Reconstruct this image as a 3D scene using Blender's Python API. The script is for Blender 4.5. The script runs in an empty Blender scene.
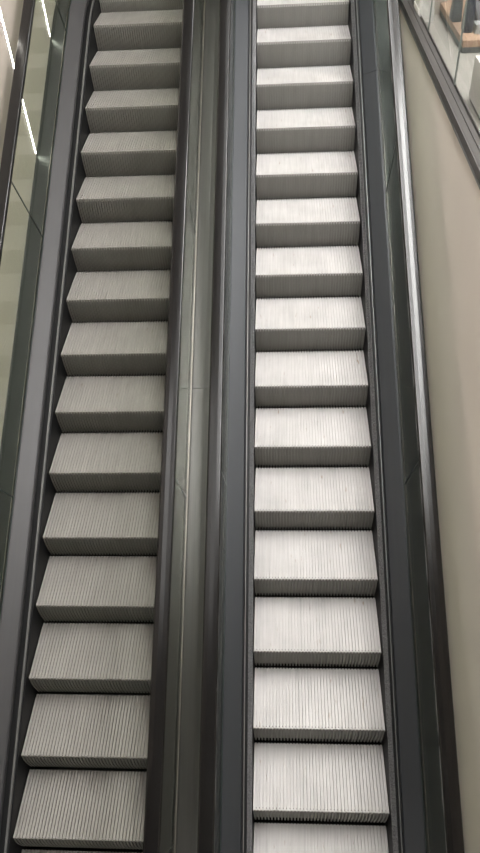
import bpy, math, random
from mathutils import Matrix, Vector
random.seed(7)
C = bpy.context.scene.collection
S = 0.4764749; D = 0.4; H = D*math.tan(S)          # incline, going, rise
W = 0.803                                          # step width
YT, RAD = 5.4, 1.1                                 # start and radius of the upper curve
UT = YT/math.cos(S); UA = UT + RAD*S
FLOOR = 2.88; LOW = -2.6; CEIL = 6.4
WALLX = -1.76; FASX = 1.213

# ------------------------------------------------------------------ path
def frame(u):
    "point on the nosing line and its normal, at arc length u"
    if u <= UT:
        return u*math.cos(S), u*math.sin(S), -math.sin(S), math.cos(S)
    yc = YT + RAD*math.sin(S); zc = YT*math.tan(S) - RAD*math.cos(S)
    if u <= UA:
        a = S - (u-UT)/RAD
        return yc - RAD*math.sin(a), zc + RAD*math.cos(a), -math.sin(a), math.cos(a)
    return yc + (u-UA), zc + RAD, 0.0, 1.0
def path_z(y):
    yc = YT + RAD*math.sin(S); zc = YT*math.tan(S) - RAD*math.cos(S)
    if y >= yc: return zc + RAD
    if y > YT: return zc + math.sqrt(RAD*RAD - (y-yc)**2)
    return y*math.tan(S)
def stations(u0, u1):
    us = [u0]
    if u0 < UT < u1:
        us.append(UT)
    n = 10
    for i in range(1, n+1):
        u = UT + (UA-UT)*i/n
        if u0 < u < u1: us.append(u)
    us.append(u1)
    return sorted(set(us))

# ------------------------------------------------------------------ mesh helpers
class MB:
    def __init__(s): s.v = []; s.f = []
    def box(s, x0, x1, y0, y1, z0, z1):
        b = len(s.v)
        s.v += [(x, y, z) for x in (x0, x1) for y in (y0, y1) for z in (z0, z1)]
        s.f += [tuple(b+i for i in q) for q in ((0,1,3,2),(4,6,7,5),(0,4,5,1),(2,3,7,6),(0,2,6,4),(1,5,7,3))]
    def sweep(s, prof, u0, u1, us=None):
        "closed profile of (x, height above the nosing line) carried along the incline"
        us = us or stations(u0, u1); b = len(s.v); n = len(prof)
        for u in us:
            y, z, ny, nz = frame(u)
            for x, h in prof: s.v.append((x, y+ny*h, z+nz*h))
        for i in range(len(us)-1):
            for j in range(n):
                k = (j+1) % n
                s.f.append((b+i*n+j, b+i*n+k, b+(i+1)*n+k, b+(i+1)*n+j))
        s.f.append(tuple(b+j for j in range(n))[::-1]); s.f.append(tuple(b+(len(us)-1)*n+j for j in range(n)))
    def loft(s, rings, caps=True):
        b = len(s.v); n = len(rings[0])
        for r in rings: s.v += r
        for i in range(len(rings)-1):
            for j in range(n):
                k = (j+1) % n
                s.f.append((b+i*n+j, b+i*n+k, b+(i+1)*n+k, b+(i+1)*n+j))
        if caps:
            s.f.append(tuple(b+j for j in range(n))[::-1]); s.f.append(tuple(b+(len(rings)-1)*n+j for j in range(n)))
    def build(s, name, mat, parent=None, smooth=False, bevel=0):
        me = bpy.data.meshes.new(name); me.from_pydata(s.v, [], s.f); me.update()
        import bmesh
        bm = bmesh.new(); bm.from_mesh(me); bmesh.ops.recalc_face_normals(bm, faces=bm.faces)
        if bevel: bmesh.ops.bevel(bm, geom=list(bm.edges), offset=bevel, segments=2, affect='EDGES', profile=.5)
        bm.to_mesh(me); bm.free()
        me.materials.append(mat)
        if smooth:
            for p in me.polygons: p.use_smooth = True
        o = bpy.data.objects.new(name, me); C.objects.link(o)
        if parent: o.parent = parent
        return o
def tag(o, label=None, cat=None, group=None, kind=None):
    for k, v in (('label', label), ('category', cat), ('group', group), ('kind', kind)):
        if v: o[k] = v
    return o
def empty(name, loc, label, cat, group=None):
    o = bpy.data.objects.new(name, None); o.location = loc; C.objects.link(o)
    return tag(o, label, cat, group)
def struct(name, mb, mat):
    return tag(mb.build(name, mat), kind='structure')
def settle(root, objs):
    "keep world-space meshes in place under an empty that is not at the origin"
    inv = Matrix.Translation(-root.location)
    for o in objs:
        o.data.transform(inv)

# ------------------------------------------------------------------ materials
def lin(c):
    return tuple((v/255/12.92 if v/255 <= .04045 else ((v/255+.055)/1.055)**2.4) for v in c) + (1,)
def mat(name, rgb, rough=.5, metal=0, spec=.5, var=0, scale=(6, 6, 6), bump=0, bscale=None, spread=None):
    m = bpy.data.materials.new(name); m.use_nodes = True
    nt = m.node_tree; b = nt.nodes['Principled BSDF']
    b.inputs['Base Color'].default_value = lin(rgb); b.inputs['Roughness'].default_value = rough
    b.inputs['Metallic'].default_value = metal; b.inputs['Specular IOR Level'].default_value = spec
    if var or bump or spread:
        tc = nt.nodes.new('ShaderNodeTexCoord')
        mp = nt.nodes.new('ShaderNodeMapping'); mp.inputs['Scale'].default_value = scale
        nt.links.new(tc.outputs['Object'], mp.inputs['Vector'])
        nz = nt.nodes.new('ShaderNodeTexNoise'); nz.inputs['Scale'].default_value = 1; nz.inputs['Detail'].default_value = 5
        nt.links.new(mp.outputs['Vector'], nz.inputs['Vector'])
        if var:
            r = nt.nodes.new('ShaderNodeValToRGB'); l = lin(rgb)
            r.color_ramp.elements[0].position = .3; r.color_ramp.elements[1].position = .7
            r.color_ramp.elements[0].color = tuple(max(0, v*(1-var)) for v in l[:3])+(1,)
            r.color_ramp.elements[1].color = tuple(min(1, v*(1+var)) for v in l[:3])+(1,)
            nt.links.new(nz.outputs['Fac'], r.inputs['Fac']); nt.links.new(r.outputs['Color'], b.inputs['Base Color'])
        if spread:
            mr = nt.nodes.new('ShaderNodeMapRange'); mr.inputs[1].default_value = .3; mr.inputs[2].default_value = .7
            mr.inputs[3].default_value = spread[0]; mr.inputs[4].default_value = spread[1]
            nt.links.new(nz.outputs['Fac'], mr.inputs[0]); nt.links.new(mr.outputs[0], b.inputs['Roughness'])
        if bump:
            bp = nt.nodes.new('ShaderNodeBump'); bp.inputs['Strength'].default_value = bump; bp.inputs['Distance'].default_value = .002
            if bscale:
                mp2 = nt.nodes.new('ShaderNodeMapping'); mp2.inputs['Scale'].default_value = bscale
                nt.links.new(tc.outputs['Object'], mp2.inputs['Vector'])
                n2 = nt.nodes.new('ShaderNodeTexNoise'); n2.inputs['Scale'].default_value = 1
                nt.links.new(mp2.outputs['Vector'], n2.inputs['Vector']); nt.links.new(n2.outputs['Fac'], bp.inputs['Height'])
            else:
                nt.links.new(nz.outputs['Fac'], bp.inputs['Height'])
            nt.links.new(bp.outputs['Normal'], b.inputs['Normal'])
    return m
def step_mat(name, rgb, stain, rough=.5, metal=.25):
    "ribbed aluminium with wear that differs from step to step and a few brownish scuffs"
    m = mat(name, rgb, rough, metal); nt = m.node_tree; b = nt.nodes['Principled BSDF']
    tc = nt.nodes.new('ShaderNodeTexCoord'); oi = nt.nodes.new('ShaderNodeObjectInfo')
    ml = nt.nodes.new('ShaderNodeMath'); ml.operation = 'MULTIPLY'; ml.inputs[1].default_value = 37
    nt.links.new(oi.outputs['Random'], ml.inputs[0])
    cx = nt.nodes.new('ShaderNodeCombineXYZ'); nt.links.new(ml.outputs[0], cx.inputs['Z'])
    ad = nt.nodes.new('ShaderNodeVectorMath'); ad.operation = 'ADD'
    nt.links.new(tc.outputs['Object'], ad.inputs[0]); nt.links.new(cx.outputs[0], ad.inputs[1])
    def noise(sc):
        mp = nt.nodes.new('ShaderNodeMapping'); mp.inputs['Scale'].default_value = sc
        nt.links.new(ad.outputs[0], mp.inputs['Vector'])
        n = nt.nodes.new('ShaderNodeTexNoise'); n.inputs['Scale'].default_value = 1; n.inputs['Detail'].default_value = 4
        nt.links.new(mp.outputs['Vector'], n.inputs['Vector']); return n
    def ramp(n, p0, c0, p1, c1):
        r = nt.nodes.new('ShaderNodeValToRGB'); e = r.color_ramp.elements
        e[0].position, e[1].position = p0, p1; e[0].color, e[1].color = c0, c1
        nt.links.new(n.outputs['Fac'], r.inputs['Fac']); return r
    l = lin(rgb)
    a = ramp(noise((5, 4, 1)), .3, tuple(v*.9 for v in l[:3])+(1,), .7, tuple(min(1, v*1.08) for v in l[:3])+(1,))
    k = ramp(noise((70, 3, 1)), .3, (.86, .86, .86, 1), .7, (1, 1, 1, 1))
    s_ = ramp(noise((45, 9, 1)), .67, (1, 1, 1, 1), .77, stain)
    prev = a.outputs['Color']
    for n in (k, s_):
        mx = nt.nodes.new('ShaderNodeMix'); mx.data_type = 'RGBA'; mx.blend_type = 'MULTIPLY'; mx.inputs[0].default_value = 1
        nt.links.new(prev, mx.inputs[6]); nt.links.new(n.outputs['Color'], mx.inputs[7]); prev = mx.outputs[2]
    nt.links.new(prev, b.inputs['Base Color'])
    return m
def glass_mat(name, tint):
    m = bpy.data.materials.new(name); m.use_nodes = True; nt = m.node_tree; nt.nodes.clear()
    o = nt.nodes.new('ShaderNodeOutputMaterial'); mx = nt.nodes.new('ShaderNodeMixShader')
    t = nt.nodes.new('ShaderNodeBsdfTransparent'); t.inputs[0].default_value = tint
    g = nt.nodes.new('ShaderNodeBsdfGlossy'); g.inputs['Roughness'].default_value = .02
    fr = nt.nodes.new('ShaderNodeFresnel'); ge = nt.nodes.new('ShaderNodeNewGeometry'); mr = nt.nodes.new('ShaderNodeMapRange')
    mr.inputs[3].default_value = 1.3; mr.inputs[4].default_value = 1/1.3      # both faces reflect like the outside of the pane
    nt.links.new(ge.outputs['Backfacing'], mr.inputs[0]); nt.links.new(mr.outputs[0], fr.inputs[0])
    nt.links.new(fr.outputs[0], mx.inputs[0]); nt.links.new(t.outputs[0], mx.inputs[1]); nt.links.new(g.outputs[0], mx.inputs[2])
    nt.links.new(mx.outputs[0], o.inputs[0]); return m
def emit(name, col, s):
    m = bpy.data.materials.new(name); m.use_nodes = True; b = m.node_tree.nodes['Principled BSDF']
    b.inputs['Base Color'].default_value = (.8, .8, .8, 1)
    b.inputs['Emission Color'].default_value = col; b.inputs['Emission Strength'].default_value = s; return m
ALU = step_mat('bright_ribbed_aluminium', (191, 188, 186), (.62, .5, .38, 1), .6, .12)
ALU_DARK = step_mat('darker_ribbed_aluminium', (151, 147, 142), (.75, .7, .62, 1), .6, .12)  # left treads, darker base colour than the right ones
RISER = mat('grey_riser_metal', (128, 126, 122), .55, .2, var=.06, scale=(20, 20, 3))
RISER_DARK = mat('darker_riser_metal', (114, 112, 107), .55, .2, var=.06, scale=(20, 20, 3))  # left risers, a darker grey than the right ones
BLACK = mat('black_steel', (18, 18, 19), .55, .0, .3)
DECK = mat('dark_anodised_deck', (50, 52, 55), .42, .2, .3, var=.05, scale=(30, .6, .6), bump=.05)
DECK_WARM = mat('grey_anodised_deck', (70, 69, 70), .42, .2, .35, var=.05, scale=(30, .6, .6), bump=.05)
OUTER = mat('dark_outer_deck', (66, 70, 68), .30, .7, var=.05, scale=(40, .6, .6), bump=.05)
COVER = mat('brushed_cover_steel', (80, 79, 77), .34, .7, var=.12, scale=(60, .3, .3), bump=.05)
OUTCLAMP = mat('glass_clamp_aluminium', (176, 172, 164), .38, 1)
TRIM_DULL = mat('dull_aluminium_trim', (118, 118, 117), .45, .6)
TRIM = mat('aluminium_trim', (150, 150, 148), .35, .9)
RUBBER = mat('black_handrail_rubber', (14, 13, 13), .22, 0, .5, spread=(.22, .26), scale=(8, 2, 2))
GUIDE = mat('handrail_guide_steel', (150, 147, 142), .3, .9)
BRISTLE = mat('black_brush_bristle', (108, 108, 110), .3, 0, var=.7, scale=(300, 120, 120))
GLASS = glass_mat('balustrade_glass', (.94, .965, .93, 1))
CLEAR = glass_mat('railing_glass', (.975, .98, .975, 1))
PEDGE = mat('grey_glass_edge', (120, 126, 122), .3)
GEDGE = mat('dark_glass_edge', (40, 48, 46), .3)
BEIGE = mat('beige_panel', (234, 226, 217), .6, 0, .3, var=.035, scale=(.5, 1.2, .5))
WALLM = mat('grey_beige_wall', (176, 166, 156), .5, 0, .4, var=.04, scale=(1, 1, .6))
BACKM = mat('dark_grey_wall', (96, 95, 94), .6)
FLOORM = mat('pale_shop_floor', (150, 147, 140), .4, 0, .4, var=.05, scale=(1.5, 1.5, 1.5))
SHOEM = mat('dark_bronze_channel', (70, 67, 65), .55, .15, var=.08, scale=(30, 2, 2))
SHOED = mat('dark_channel_face', (80, 77, 76), .5, .15)
CEILM = mat('ceiling_white', (205, 203, 198), .8)
WOOD = mat('plinth_wood', (164, 136, 114), .5, 0, .4, var=.12, scale=(8, 30, 8))
PBASE = mat('plinth_dark_base', (92, 94, 92), .6)
NAVY = mat('dark_navy_leather', (52, 56, 66), .5, var=.15, scale=(20, 20, 20))
CHAR = mat('charcoal_leather', (66, 70, 72), .5, var=.15, scale=(20, 20, 20))
BOXG = mat('grey_card', (128, 130, 128), .7)
WHITE = mat('white_laminate', (226, 224, 218), .5)
LED = emit('led_strip', (1, .95, .86, 1), 9)

# ------------------------------------------------------------------ steps
NR = 40; PITCH = W/NR
def comb(mb, path, depth, base, cleat=.58, x0=0.0):
    "ribbed sheet: path = [(y, z, ny, nz)] of the rib crests"
    sec = []
    for i in range(NR):
        a = x0 + i*PITCH; g = PITCH*(1-cleat)/2
        sec += [(a+g*.7, -depth), (a+g, 0), (a+PITCH-g, 0), (a+PITCH-g*.7, -depth)]
    sec = [(x0, -depth)] + sec + [(x0+W, -depth), (x0+W, -base), (x0, -base)]
    mb.loft([[(x, y+ny*h, z+nz*h) for x, h in sec] for y, z, ny, nz in path])
def tread_mesh(mb):
    comb(mb, [(.004, 0, 0, 1), (.372, 0, 0, 1)], .010, .022, .74)
    comb(mb, [(.3725, -.002, 0, 1), (.398, -.002, 0, 1)], .012, .022, .60)   # narrower comb ribs along the back
    mb.box(.03, W-.03, .05, .34, -.050, -.022)               # stiffening box below
def riser_mesh(mb):
    pts = []
    n = 9
    for i in range(n+1):
        t = i/n; z = -.002 - t*(H+.012)
        y = -.010*math.sin(math.pi*t**.8) + .018*t
        pts.append((y, z))
    pth = []
    for i, (y, z) in enumerate(pts):
        a = pts[max(0, i-1)]; b = pts[min(n, i+1)]
        dy, dz = b[0]-a[0], b[1]-a[1]; L = math.hypot(dy, dz)
        pth.append((y, z, dz/L, -dy/L))
    comb(mb, pth, .015, .021, .46)
def make_steps(root, x0, phase, ks, m_tread, m_riser):
    t = MB(); tread_mesh(t); r = MB(); riser_mesh(r)
    first = None
    for k in ks:
        y = (k+phase)*D; z = path_z(y)
        if first is None:
            s = t.build('step', m_tread, root); c = r.build('riser', m_riser, s); first = (s, c)
        else:
            s = first[0].copy(); C.objects.link(s); s.parent = root
            c = first[1].copy(); C.objects.link(c); c.parent = s
        s.location = (x0-root.location.x, y-root.location.y, z-root.location.z)
        c['label'] = 'dark ribbed riser'

# ------------------------------------------------------------------ balustrade side
U0, U1 = -3.3, 8.0
def segs(joints, u0=U0, u1=U1, gap=.004):
    cuts = [u0] + [j for j in joints if u0 < j < u1] + [u1]
    return [(a+(gap if i else 0), b-(gap if i < len(cuts)-2 else 0)) for i, (a, b) in enumerate(zip(cuts, cuts[1:]))]
def side(root, xe, sg, joints, deck_mat, deck_joints, outer, outer_joints, brush):
    parts = []
    X = lambda d: xe + sg*d
    def sw(name, prof, m, u0=U0, u1=U1, smooth=False, lab=None):
        mb = MB(); mb.sweep([(X(d), h) for d, h in prof], u0, u1); o = mb.build(name, m, root, smooth); parts.append(o)
        if lab: o['label'] = lab
        return o
    top = .055 if brush else .030
    sw('skirt_panel', [(.004, -.30), (.004, top), (.022, top), (.022, top-.02), (.010, top-.02), (.010, -.30)], BLACK)
    if brush:
        mb = MB()
        mb.sweep([(X(.003), .056), (X(.003), .062), (X(.030), .074), (X(.030), .056)], U0, U1)
        u = U0+.1
        while u < UA+.6:                                   # bristles lying over the gap
            y, z, ny, nz = frame(u); ty, tz = nz, -ny
            for row in range(2):
                j = random.uniform(-.003, .003); w = .0011; l = random.uniform(.018, .030); h0 = .062+row*.006+random.uniform(0, .003)
                sk = .006*math.sin(u*46+row*2)+random.uniform(-.003, .003)
                A = (X(.028-row*.004), h0+.010, j); B = (X(.028-l+row*.003), h0+random.uniform(-.002, .006), j+sk)
                ring = []
                for (xx, hh, uu) in (A, B):
                    ring.append([(xx, y+ny*(hh+b)+ty*(uu+a), z+nz*(hh+b)+tz*(uu+a)) for a, b in ((-w, 0), (0, w*1.6), (w, 0))])
                mb.loft(ring)
            u += .0065
        o = mb.build('skirt_brush', BRISTLE, root); parts.append(o); o['label'] = 'bristle strip along the steps'
        sw('skirt_trim', [(.048, .061), (.048, .078), (.053, .078), (.053, .061)], TRIM_DULL, lab='thin bright aluminium strip')
        sw('skirt_channel', [(.024, .030), (.024, .060), (.066, .060), (.066, .030)], BLACK)
    else:
        sw('skirt_trim', [(.013, .034), (.013, .048), (.026, .048), (.026, .034)], TRIM_DULL, lab='thin bright aluminium strip')
        sw('skirt_channel', [(.0225, .015), (.0225, .033), (.060, .033), (.060, .015)], BLACK)
    for a, b in segs(deck_joints, gap=.002):
        sw('inner_deck', [(.061, .045), (.061, .080), (.068, .088), (.168, .124), (.176, .124), (.176, .045)], deck_mat, a, b)
    sw('glass_clamp', [(.176, .04), (.176, .128), (.180, .128), (.180, .04)], GEDGE)
    sw('glass_clamp', [(.191, .04), (.191, .128), (.195, .128), (.195, .04)], OUTCLAMP)
    for a, b in segs(joints, gap=.004):
        o = sw('glass_panel', [(.1805, .05), (.1805, .862), (.1905, .862), (.1905, .05)], GLASS, a, b); o['label'] = 'clear greenish glass pane'
    for j in joints:
        if U0 < j < U1:
            sw('glass_seal', [(.1815, .128), (.1815, .86), (.1895, .86), (.1895, .128)], GEDGE, j-.0035, j+.0035)
    if outer:
        for a, b in segs(outer_joints, gap=.002):
            sw('outer_deck', [(.195, .060), (.195, .112), (outer-.008, .100), (outer, .094), (outer, .060)], OUTER, a, b)
        sw('side_cladding', [(outer-.012, .060), (outer-.002, .060), (outer-.002, -.62), (outer-.012, -.62)], OUTER)
    # handrail and the steel guide it runs on
    c = .1855
    sw('handrail_guide', [(c-.028, .848), (c-.028, .872), (c+.028, .872), (c+.028, .848), (c+.007, .846), (c+.007, .835), (c-.007, .835), (c-.007, .846)], GUIDE)
    pr = []
    w, r = .0405, .011
    for i in range(7):
        a = math.pi*(.5*i/6); pr.append((c+w-r+r*math.sin(math.pi/2-a) , .888+r*math.sin(a)))
    top = [(c+.012, .9005), (c-.012, .9005)]
    pr2 = [(2*c-x, h) for x, h in reversed(pr)]
    prof = [(c+.030, .860), (c+w-.004, .860), (c+w, .868)] + pr + top + pr2 + [(c-w, .868), (c-w+.004, .860), (c-.030, .860), (c-.030, .876), (c+.030, .876)]
    o = sw('handrail', prof, RUBBER); o['label'] = 'black rubber handrail'
    return parts
def escalator(x0, phase, label, m_tread, m_riser, deck_mat, joints, brush, left, right, dj_l=(), dj_r=(), oj=()):
    root = empty('escalator', (x0+W/2, U0*math.cos(S), U0*math.sin(S)-.3), label, 'escalator', 'escalators side by side')
    parts = side(root, x0, -1, joints, deck_mat, dj_l, left, oj, brush)
    parts += side(root, x0+W, 1, joints, deck_mat, dj_r, right, oj, brush)
    mb = MB(); mb.sweep([(x0-.16, -.62), (x0-.16, .03), (x0-.024, .03), (x0-.024, -.31), (x0+W+.024, -.31), (x0+W+.024, .03), (x0+W+.16, .03), (x0+W+.16, -.62)], U0, U1)
    o = mb.build('truss', BLACK, root); parts.append(o)
    mb = MB(); yl = YT+RAD*math.sin(S); zl = path_z(9)       # upper landing comb plate
    mb.box(x0+.006, x0+W-.006, yl+.42, yl+2.0, zl-.03, zl+.004)
    for i in range(NR): mb.box(x0+i*PITCH+PITCH*.8, x0+i*PITCH+PITCH*1.15, yl+.34, yl+.42, zl-.008, zl+.003)
    o = mb.build('comb_plate', TRIM, root); parts.append(o)
    settle(root, parts)
    make_steps(root, x0, phase, range(-7, 17), m_tread, m_riser)
    return root
XL = -1.435
escalator(XL, -.399, 'left escalator with darker grey steps beside the wall with light strips', ALU_DARK, RISER_DARK, DECK_WARM,
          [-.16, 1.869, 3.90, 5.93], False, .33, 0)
escalator(0.0, 0, 'right escalator with bright pale steps and bristle strips beside the beige wall', ALU, RISER, DECK,
          [-.316, 1.95, 4.216, 6.482], True, 0, .325, (), (5.38,), (2.64,))
# steel cover that fills the strip between the two escalators
xa, xb = XL+W+.1955, -.1955
root = empty('deck_cover', ((xa+xb)/2, U0*math.cos(S), U0*math.sin(S)-.1), 'long brushed steel cover plate between the two escalators', 'cover plate')
cov = []
for a, b in segs((2.648,), gap=.0015):
    mb = MB(); mb.sweep([(xa, .05), (xa, .112), (xa+.012, .112), (xa+.09, .102), (xb-.08, .100), (xb-.012, .112), (xb, .112), (xb, .05)], a, b)
    cov.append(mb.build('cover_panel', COVER, root))
settle(root, cov)

# ------------------------------------------------------------------ the setting
mb = MB(); mb.box(WALLX-.15, WALLX, -7, 12, LOW, CEIL); struct('wall_left', mb, WALLM)
mb = MB(); mb.box(FASX+.006, FASX+.12, -7, 12, LOW, FLOOR-.006); mb.box(FASX, FASX+.006, -7, 12, FLOOR-.02, FLOOR-.006); struct('wall_right', mb, BEIGE)
mb = MB(); mb.box(FASX+.001, 8, -7, 12, FLOOR-.006, FLOOR); struct('floor', mb, FLOORM)
mb = MB(); mb.box(WALLX, FASX, -7, -1.5, FLOOR-.2, FLOOR); struct('floor_gallery', mb, FLOORM)
mb = MB(); mb.box(WALLX, FASX, -7, 12, LOW-.1, LOW); struct('floor_lower', mb, FLOORM)
mb = MB(); mb.box(WALLX-.15, 8.15, -7.15, 12.15, CEIL, CEIL+.15); struct('ceiling', mb, CEILM)
mb = MB(); mb.box(WALLX-.15, 8.15, -7.15, -7, LOW, CEIL); struct('wall_back', mb, BACKM)
mb = MB(); mb.box(WALLX-.15, 8.15, 12, 12.15, LOW, CEIL); struct('wall_front', mb, WALLM)
mb = MB(); mb.box(8, 8.15, -7, 12, FLOOR, CEIL); struct('wall_shop', mb, WALLM)
# vertical light strips on the left wall
for y, lab in ((4.10, 'vertical white light strip on the left wall, nearer one, crossed by the handrail'),
               (5.17, 'vertical white light strip on the left wall, farther one at the top of the photo')):
    r = empty('light_strip', (WALLX, y, path_z(y)+.14), lab, 'light', 'wall light strips')
    a = MB(); a.box(WALLX, WALLX+.004, y-.014, y+.014, path_z(y)+.14, CEIL-.02); f = a.build('housing', TRIM, r)
    a = MB(); a.box(WALLX+.004, WALLX+.007, y-.009, y+.009, path_z(y)+.14, CEIL-.02); g = a.build('diffuser', LED, r)
    settle(r, [f, g])
# glass railing at the edge of the shop floor
r = empty('glass_railing', (FASX+.03, 4, FLOOR), 'frameless glass railing in a dark channel at the shop floor edge', 'railing')
ps = []
mb = MB(); mb.box(FASX-.004, FASX+.004, -1.4, 11.5, FLOOR+.002, FLOOR+.050); o = mb.build('channel_face', SHOED, r); ps.append(o)
mb = MB(); mb.box(FASX-.007, FASX-.001, -1.4, 11.5, FLOOR-.014, FLOOR+.001); o = mb.build('edge_trim', TRIM, r); ps.append(o)
mb = MB(); mb.box(FASX+.0045, FASX+.040, -1.4, 11.5, FLOOR, FLOOR+.052); mb.box(FASX+.043, FASX+.070, -1.4, 11.5, FLOOR, FLOOR+.054)
mb.box(FASX+.086, FASX+.092, -1.4, 11.5, FLOOR, FLOOR+.054); mb.box(FASX+.0045, FASX+.092, -1.4, 11.5, FLOOR, FLOOR+.035); o = mb.build('base_channel', SHOEM, r); ps.append(o)
ys = [-1.35, .04, 1.13, 2.22, 3.31, 4.40, 5.49, 6.58, 7.67, 8.76]
for a, b in zip(ys, ys[1:]):
    mb = MB(); mb.box(FASX+.073, FASX+.083, a, b-.004, FLOOR+.035, FLOOR+1.10); o = mb.build('glass_panel', CLEAR, r); ps.append(o)
    mb = MB(); mb.box(FASX+.0725, FASX+.0835, b-.003, b-.001, FLOOR+.054, FLOOR+1.10); o = mb.build('panel_edge', PEDGE, r); ps.append(o)
settle(r, ps)
# shop floor furniture behind the railing
px, py = 1.484, 4.075
r = empty('display_plinth', (px+.5, py+.6, FLOOR), 'low wooden display plinth on a dark base behind the glass railing', 'plinth')
ps = []
mb = MB(); mb.box(px, px+.9, py, py+1.1, FLOOR, FLOOR+.040); ps.append(mb.build('base', PBASE, r))
mb = MB(); mb.box(px-.004, px+.904, py-.004, py+1.104, FLOOR+.040, FLOOR+.085); ps.append(mb.build('top', WOOD, r, bevel=.003))
settle(r, ps)
def bag(name, x, y, w, d, h, m, lab):
    r = empty(name, (x+w/2, y+d/2, FLOOR+.085), lab, 'bag')
    rings = []
    for t, s in ((0, .94), (.04, 1), (.5, .97), (.92, .86), (1, .82)):
        cx, cy, hw, hd = 0, 0, w/2*s, d/2*(s if t < .5 else s*.7); ring = []
        for i in range(16):
            a = 2*math.pi*i/16; ca, sa = math.cos(a), math.sin(a)
            ring.append((cx+hw*math.copysign(abs(ca)**.4, ca), cy+hd*math.copysign(abs(sa)**.4, sa), h*t))
        rings.append(ring)
    mb = MB(); mb.loft(rings); mb.build('body', m, r, smooth=True)
    mb = MB(); rg = []
    for i in range(13):
        a = math.pi*i/12; cx = math.cos(a)*w*.28; cz = h*.96+math.sin(a)*h*.45
        rg.append([(cx+math.cos(a)*.006*math.cos(b), .006*math.sin(b), cz+math.sin(a)*.006*math.cos(b)) for b in [2*math.pi*j/6 for j in range(6)]])
    mb.loft(rg); mb.build('handle', m, r, smooth=True)
bag('handbag', 1.475, 4.50, .075, .16, .17, CHAR, 'small charcoal bag at the left edge of the wooden plinth')
bag('handbag', 1.510, 4.235, .070, .13, .30, NAVY, 'tall navy bag on the plinth, left of the grey box')
bag('handbag', 1.60, 4.46, .16, .16, .26, CHAR, 'wide charcoal bag at the back of the plinth, behind the grey box')
r = empty('box', (1.66, 4.25, FLOOR+.085), 'small grey box on the wooden plinth beside the navy bag', 'box')
mb = MB(); mb.box(-.075, .075, -.05, .05, 0, .045); mb.build('base', BOXG, r, bevel=.002)
mb = MB(); mb.box(-.078, .078, -.053, .053, .045, .062); mb.build('lid', BOXG, r, bevel=.002)
r = empty('display_block', (1.50, 3.10, FLOOR), 'low white display block standing on the shop floor behind the glass railing', 'display block')
mb = MB(); mb.box(1.366, 1.70, 2.80, 3.205, FLOOR+.02, FLOOR+.255); a = mb.build('body', WHITE, r, bevel=.003)
mb = MB(); mb.box(1.374, 1.69, 2.81, 3.195, FLOOR, FLOOR+.02); b = mb.build('plinth_base', PBASE, r)
settle(r, [a, b])
mb = MB(); mb.box(1.285, 1.40, 4.86, 5.10, FLOOR, CEIL)
mb.box(1.280, 1.405, 4.855, 5.105, FLOOR, FLOOR+.09)
struct('wall_pillar', mb, WHITE)
mb = MB(); mb.box(1.40, 1.53, 5.05, 5.25, FLOOR, CEIL); struct('wall_return', mb, WALLM)

# ------------------------------------------------------------------ ceiling lamps, plus added fill panels
def lamp(x, y, w, l, s, lab, col=(1, .985, .965), z=CEIL):
    r = empty('ceiling_light', (x, y, z), lab, 'ceiling light', 'ceiling lights')
    e = MB(); e.box(-w/2, w/2, -l/2, l/2, -.035, -.03); e.build('diffuser', emit('lamp_glow', col+(1,), s), r)
    f = MB()
    for q in ((-w/2-.02, -w/2, -l/2-.02, l/2+.02), (w/2, w/2+.02, -l/2-.02, l/2+.02), (-w/2, w/2, -l/2-.02, -l/2), (-w/2, w/2, l/2, l/2+.02)):
        f.box(*q, -.04, 0)
    f.build('frame', TRIM, r)
lamp(.65, 2.9, .40, 6.2, 14, 'long ceiling light panel straight above the right escalator')
lamp(1.78, 2.0, .36, 5.2, 31, 'long narrow ceiling light panel above the shop floor edge')
lamp(-1.1, -.2, .25, 2.8, 7, 'added long narrow fill light panel above the left escalator')  # unseen panel added to brighten the beige wall
lamp(2.5, 6.6, .7, 2.6, 10, 'short ceiling light panel at the far end above the railing')
lamp(4.8, 2.5, 1.2, 5.0, 3.2, 'added wide fill light panel over the middle of the shop')  # added fill, throws sideways light onto the left wall
lamp(-.4, -4.8, 1.6, 1.6, 8, 'added square fill light panel under the gallery slab', z=FLOOR-.2)  # no known lamp here, added to lift the lower beige wall

# ------------------------------------------------------------------ camera
cam = bpy.data.cameras.new('camera'); co = bpy.data.objects.new('camera', cam); C.objects.link(co)
cam.sensor_fit = 'VERTICAL'; cam.sensor_height = 24; cam.sensor_width = 24*480/853; cam.lens = 717.7642/853*24
cam.clip_start = .05
R = ((0.998105, 0.03765, -0.048676), (0.008711, 0.69659, 0.717417), (-0.060918, 0.716481, -0.694942))
M = Matrix(((R[0][0], R[1][0], -R[2][0], 0.2037825), (R[0][1], R[1][1], -R[2][1], -1.466961), (R[0][2], R[1][2], -R[2][2], 4.594363), (0, 0, 0, 1)))
co.matrix_world = M
sc = bpy.context.scene; sc.camera = co
w = bpy.data.worlds.new('world'); sc.world = w; w.use_nodes = True
w.node_tree.nodes['Background'].inputs[0].default_value = (.8, .82, .85, 1); w.node_tree.nodes['Background'].inputs[1].default_value = .15
sc.view_settings.view_transform = 'Standard'; sc.view_settings.look = 'None'; sc.view_settings.gamma = 1; sc.view_settings.exposure = 1.0
sc.cycles.max_bounces = 10; sc.cycles.transparent_max_bounces = 24
